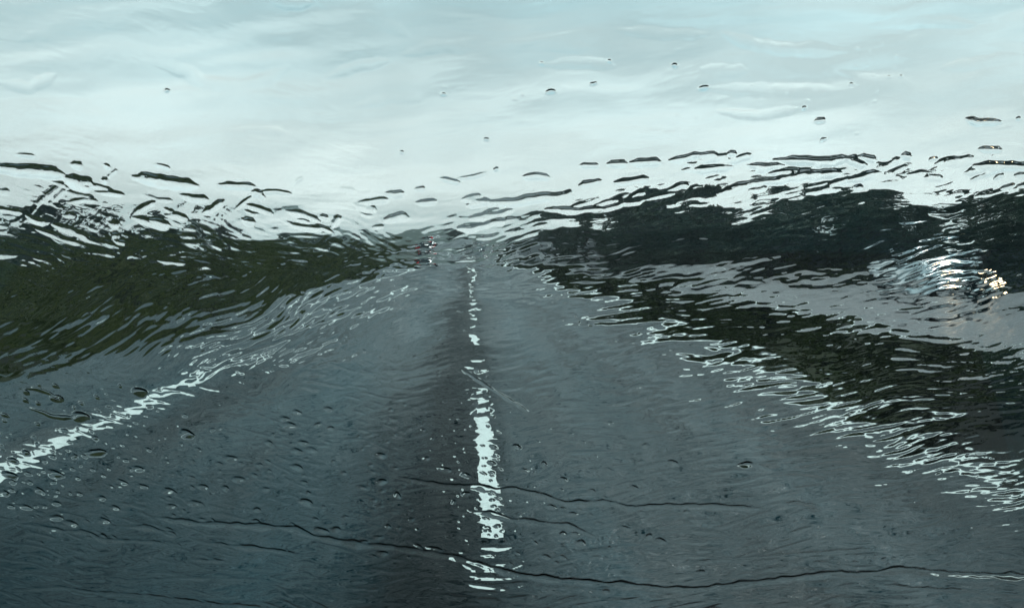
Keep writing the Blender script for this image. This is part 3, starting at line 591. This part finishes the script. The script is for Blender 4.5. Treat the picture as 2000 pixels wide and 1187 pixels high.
ANCH = [(275, 764, 'the large drop on the left edge line'), (160, 812, 'the drop ending the upper left trickle'), (365, 845, 'the large drop beside the left edge line'), (193, 880, 'the large flat drop below the left edge line'),
 (452, 892, 'the long thin drop in the left lane'), (583, 910, 'the slanting drop at mid left lane'), (25, 925, 'the drop at the left edge of the glass'), (330, 955, 'the flat drop amid the lower left crowd'),
 (225, 988, 'the small low drop in the lower left'), (113, 1008, 'the dark topped drop at lower left'), (335, 1040, 'the drop ending the short lower left trickle'), (480, 985, 'the left start of the longest trickle'), (100, 860, 'the lower left stretch of the edge line'),
 (870, 914, 'the drop just left of the centre dash'), (745, 938, 'the bright edged drop near the centre'), (800, 1040, 'the longest trickle left of centre'), (958, 870, 'the top of the white centre dash'), (958, 950, 'the middle of the white centre dash'), (958, 1020, 'the bottom of the white centre dash'),
 (640, 860, 'the bare middle of the left lane'), (1100, 935, 'the drop right of the centre dash'), (1135, 1057, 'the lower drop right of the centre dash'), (1290, 1053, 'the low drop in the right lane'), (1040, 806, 'the foot of the fine diagonal trickle'), (1250, 870, 'the bare middle of the right lane'), (1200, 978, 'the kink of the long middle trickle'),
 (1700, 1090, 'the right crest of the longest trickle'), (1600, 1090, 'the rising part of the longest trickle'), (1690, 120, 'the sky cluster'), (1765, 100, 'the end of the sky cluster')]
DIRS = ['right of', 'below and right of', 'below', 'below and left of', 'left of', 'above and left of', 'above', 'above and right of']
small = []; tiny = []
def field(n, fx, fy, rmin, rmax, label, ang, seed, test=lambda x, y: True, out=None):
    out = small if out is None else out
    rr = random.Random(seed); c = 0; tries = 0
    while c < n and tries < 12000:
        tries += 1; x, y = fx(rr), fy(rr); r = rmin+(rmax-rmin)*rr.random()**2.4
        if not test(x, y) or any(abs(x-a) < 3.4*r+5 and abs(y-b) < 2*r+2.5 for a, b in placed): continue
        placed.append((x, y)); c += 1; out.append((x, y, r, rr.uniform(1.2, 2.9), ang+rr.gauss(0, 9), rr.uniform(.8, 1.3), seed*1000+c, label))
EL = lambda x: 925-.473*x                                # left edge line in the picture
field(106, lambda r: r.uniform(0, 660), lambda r: min(1045, r.gauss(925, 62)), 2.3, 6.2, 'small raindrops in the crowd over the left lane', 15, 1, lambda x, y: y > EL(x)+12)
field(22, lambda r: r.uniform(0, 330), lambda r: r.uniform(745, 925), 2.3, 5.4, 'small raindrops above the left edge line', 18, 2, lambda x, y: y < EL(x)-12)
field(32, lambda r: r.uniform(665, 930), lambda r: r.uniform(880, 1085), 2.2, 5.6, 'small raindrops left of the centre dash', 14, 3)
field(22, lambda r: r.gauss(958, 13), lambda r: r.uniform(862, 1045), 1.8, 3.2, 'tiny raindrops in front of the centre dash', 12, 4, lambda x, y: 936 < x < 980)
field(50, lambda r: r.uniform(990, 1360), lambda r: r.uniform(820, 1100), 2.2, 5.6, 'small raindrops right of the centre dash', 18, 5)
field(10, lambda r: r.uniform(1550, 1780), lambda r: r.uniform(1078, 1103), 1.8, 3.0, 'tiny raindrops above the right end of the longest trickle', 4, 6)
field(14, lambda r: r.uniform(1655, 1790), lambda r: r.uniform(80, 200), 1.6, 2.8, 'tiny raindrops clustered high in the sky', 10, 7)
used = {}
for x, y, r, el, an, st, sd_, grp in small:
  for ax, ay, nm in sorted(ANCH, key=lambda q: (q[0]-x)**2+(q[1]-y)**2)[:4]:
    dist = math.hypot(ax-x, ay-y); dr = DIRS[int(round(math.degrees(math.atan2(y-ay, x-ax))/45)) % 8]
    lab = '%s %sraindrop %s%s %s' % ('tiny' if r < 3 else 'small' if r < 4.2 else 'medium', 'stretched ' if el > 2.3 else 'stubby ' if el < 1.6 else '', 'just ' if dist < 38 else '', dr, nm)
    if len(lab.split()) > 16: lab = lab.replace('just ', '')
    if lab not in used and len(lab.split()) <= 16: break
  used[lab] = 1
  if 1:
    drop(x, y, r*1.22, el, an, st*.70, sd_, ('raindrop', lab, 'raindrop', grp))
field(330, lambda r: r.uniform(0, 900), lambda r: r.gauss(930, 75), 1.1, 2.1, '', 15, 8, lambda x, y: EL(x)-90 < y < 1120 and y > 740, tiny)
field(150, lambda r: r.uniform(900, 1500), lambda r: r.gauss(960, 90), 1.1, 2.0, '', 15, 9, lambda x, y: 780 < y < 1130, tiny)
field(70, lambda r: r.uniform(1400, 2000), lambda r: r.uniform(880, 1180), 1.0, 1.8, '', 5, 10, lambda x, y: True, tiny)
field(45, lambda r: r.uniform(760, 2000), lambda r: r.uniform(90, 330), 1.0, 1.9, '', 5, 11, lambda x, y: True, tiny)
field(90, lambda r: r.uniform(500, 1250), lambda r: r.uniform(560, 820), 1.0, 1.9, '', 5, 12, lambda x, y: True, tiny)
for x, y, r, el, an, st, sd_, grp in tiny: drop(x, y, r*1.35, el, an, st*.62, sd_)

def trickle(pts, r, label, steep=.9, seed=1):
    """a narrow run of water: a ridge swept along the pane"""
    P = np.array(pts, float); seg = np.hypot(*np.diff(P, axis=0).T); cum = np.concatenate([[0], np.cumsum(seg)]); n = int(cum[-1]/5)+2
    q = np.linspace(0, cum[-1], n); cx = np.interp(q, cum, P[:, 0]); cy = np.interp(q, cum, P[:, 1]); ker = np.array([1, 3, 4, 3, 1.])/12
    cy = np.convolve(np.pad(cy, 2, mode='edge'), ker, 'valid') + 2.2*gnoise(q/16, q*0+seed, seed); 
    wr = r*(.5+1.0*np.clip(gnoise(q/38, q*0+seed, seed+3)+.45, 0, 1.2))*np.clip(np.minimum(q/60, (cum[-1]-q)/26)+.12, 0, 1)
    w_ = window(P[:, 0].min()-12, P[:, 0].max()+12, P[:, 1].min()-16, P[:, 1].max()+16); x = PX[w_[0]:w_[1], w_[2]:w_[3]]; y = PY[w_[0]:w_[1], w_[2]:w_[3]]
    z = np.zeros(x.shape); ww = np.interp(x, cx, wr, left=0, right=0); yc = np.interp(x, cx, cy); sl = np.interp(x, cx, np.hypot(1, np.gradient(cy, cx)))
    off = (y-yc)/np.maximum(ww, .01)/sl; m = (np.abs(off) < 1) & (ww > .8)
    prof = np.where(off < -.35, 1-((off+.35)/.65)**2, 1-((off+.35)/1.35)**2); z = np.where(m, steep*ww*.5*prof, 0)
    if m.any(): raise_(w_, z, m, ('water_trickle', label, 'trickle', 'trickles of water across the windscreen'))
for i, (pts, r, st, lab) in enumerate((
    ([(300, 1006), (380, 1018), (500, 1024), (570, 1028), (620, 1046), (700, 1060), (760, 1064), (830, 1075), (900, 1087), (960, 1106), (1010, 1119), (1100, 1130), (1200, 1137), (1290, 1145), (1350, 1148), (1480, 1133), (1630, 1115), (1680, 1118), (1760, 1107), (1850, 1116), (2030, 1122)], 6.5, 1.15, 'longest dark trickle running across the bottom of the glass to the right edge'),
    ([(775, 928), (870, 947), (930, 947), (965, 955), (1000, 951), (1060, 965), (1108, 981), (1190, 977), (1228, 989), (1290, 985), (1390, 985), (1490, 990)], 6, 1.15, 'long trickle crossing the middle of the centre dash'),
    ([(905, 996), (960, 1000), (1000, 1012), (1060, 1018), (1110, 1023), (1166, 1046)], 5.5, 1.0, 'shorter trickle crossing the lower end of the centre dash'),
    ([(40, 1018), (120, 1032), (176, 1036), (200, 1051), (260, 1052), (345, 1058)], 4.5, .9, 'thin trickle low at the left of the glass'),
    ([(395, 1054), (460, 1063), (530, 1070), (592, 1080)], 5, 1.15, 'short dark trickle just below the longest one at the left'),
    ([(365, 1088), (405, 1090), (446, 1093)], 4.5, 1.15, 'very short dark straight trickle in the lower left'),
    ([(300, 1050), (345, 1058)], 4, 1.1, 'tiny straight trickle left of the short dark one'),
    ([(228, 1024), (290, 1026), (345, 1042)], 5, .9, 'small curved trickle under the crowd of drops'),
    ([(1515, 982), (1555, 977), (1600, 986)], 5, 1.1, 'short arched trickle in the right lane, right of the long middle trickle'),
    ([(1540, 993), (1580, 990), (1608, 996)], 4, 1.0, 'short trickle just beneath the arched one'),
    ([(884, 708), (930, 737), (980, 770), (1040, 806)], 3.4, .8, 'fine diagonal trickle crossing the centre line halfway up the road'),
    ([(1320, 1097), (1360, 1093), (1450, 1086), (1640, 1072), (1700, 1068)], 3.6, .7, 'faint trickle above the right half of the longest one'),
    ([(1290, 1034), (1350, 1032), (1400, 1036), (1430, 1045)], 4.2, .9, 'short trickle low in the right lane under the long middle one'),
    ([(45, 790), (80, 800), (110, 812), (150, 812)], 4.5, 1.1, 'trickle leading into a long drop left of the edge line'),
    ([(30, 752), (85, 758), (120, 778)], 4, 1.0, 'thin trickle at the upper left edge of the drop field'),
    ([(10, 1150), (120, 1142), (180, 1152), (300, 1160), (420, 1176), (520, 1182)], 4, .8, 'faint trickle along the bottom left corner'),
    ([(180, 1120), (260, 1130), (360, 1124), (520, 1128)], 3.6, .7, 'faint level trickle near the bottom left'),
    ([(1500, 922), (1560, 920), (1615, 927)], 4, .7, 'faint trickle right of the dark drop in the right lane'),
    ([(1690, 1136), (1800, 1145), (1900, 1150), (2020, 1160)], 3.8, .8, 'thin trickle under the right end of the longest one'))):
    trickle(pts, r*1.0, lab, st*.60, i+1)

# the whole outer water surface, divided into the film and the beads and trickles that stand on it
Hm = np.clip(.0012 + H*DT*np.clip(INC, .5, 1), .00025, .02); Hm = np.where(edge <= 1e-6, .0012, Hm)
G = world(SS, TT, Hm).astype(np.float64); nr, nc = SS.shape
hs = np.gradient(Hm, ss, axis=1); ht = np.gradient(Hm, tt, axis=0)
NV = -hs[..., None]*np.array([1., 0, 0]) - ht[..., None]*TUP + NRM; NV /= np.linalg.norm(NV, axis=2)[..., None]; NV = NV.reshape(-1, 3)
idx = np.arange(nr*nc).reshape(nr, nc)
F = np.stack([idx[1:, :-1].ravel(), idx[1:, 1:].ravel(), idx[:-1, 1:].ravel(), idx[:-1, :-1].ravel()], 1)
own4 = OWN.ravel()[F]; fo = np.where((own4 > 0).sum(1) >= 2, own4.max(1), 0)
V, Fb = slab(S0, S1, T0, T1, 0.0, .0012); Fb = np.array([f for i, f in enumerate(Fb) if i != 1]); Gf = G.reshape(-1, 3)
def water_part(name, faces, loc, extra=None):
    u, inv = np.unique(faces, return_inverse=True); f = inv.reshape(faces.shape); vv = Gf[u]-loc; nn = NV[u]
    if extra is not None:
        q = np.array(V)[Fb]; fn = np.cross(q[:, 1]-q[:, 0], q[:, 2]-q[:, 1]); fn /= np.linalg.norm(fn, axis=1)[:, None]
        f = np.concatenate([f, np.arange(len(Fb)*4).reshape(-1, 4)+len(u)]); vv = np.concatenate([vv, q.reshape(-1, 3)-loc]); nn = np.concatenate([nn, np.repeat(fn, 4, axis=0)])
    me = fastmesh(name, vv, f, True); me.normals_split_custom_set_from_vertices(nn.astype(np.float32))
    o = link(name, me, M_water); o.location = tuple(loc); return o
wf = water_part('water_film', F[fo == 0], np.zeros(3), True)
tag(wf, 'rippled film of rain water running over the whole windscreen', 'water', kind='stuff')
order = np.argsort(fo, kind='stable'); fs = fo[order]; lo = np.searchsorted(fs, np.arange(1, len(OWNERS)+1)); hi = np.searchsorted(fs, np.arange(1, len(OWNERS)+1), side='right')
for k, (nm, lab, cat, grp) in enumerate(OWNERS):
    if hi[k] > lo[k]:
        fc = F[order[lo[k]:hi[k]]]; tag(water_part(nm, fc, Gf[fc.ravel()].mean(0)), lab, cat, grp)

# ------------------------------------------------------------------ rain haze
HZ = 0.0005
bm = bmesh.new(); box(bm, -1700, 1700, -60, 2700, -6, 75)
m = bpy.data.materials.new('haze'); m.use_nodes = True; t = m.node_tree; t.nodes.clear(); o = t.nodes.new('ShaderNodeOutputMaterial'); pv = t.nodes.new('ShaderNodeVolumePrincipled')
pv.inputs['Color'].default_value = (.80, .90, .90, 1); pv.inputs['Density'].default_value = HZ; pv.inputs['Anisotropy'].default_value = 0.2; t.links.new(pv.outputs[0], o.inputs['Volume'])
if HZ: tag(bmobj('haze', bm, m), 'pale rain haze hanging in the air over the whole road', 'haze', kind='stuff')
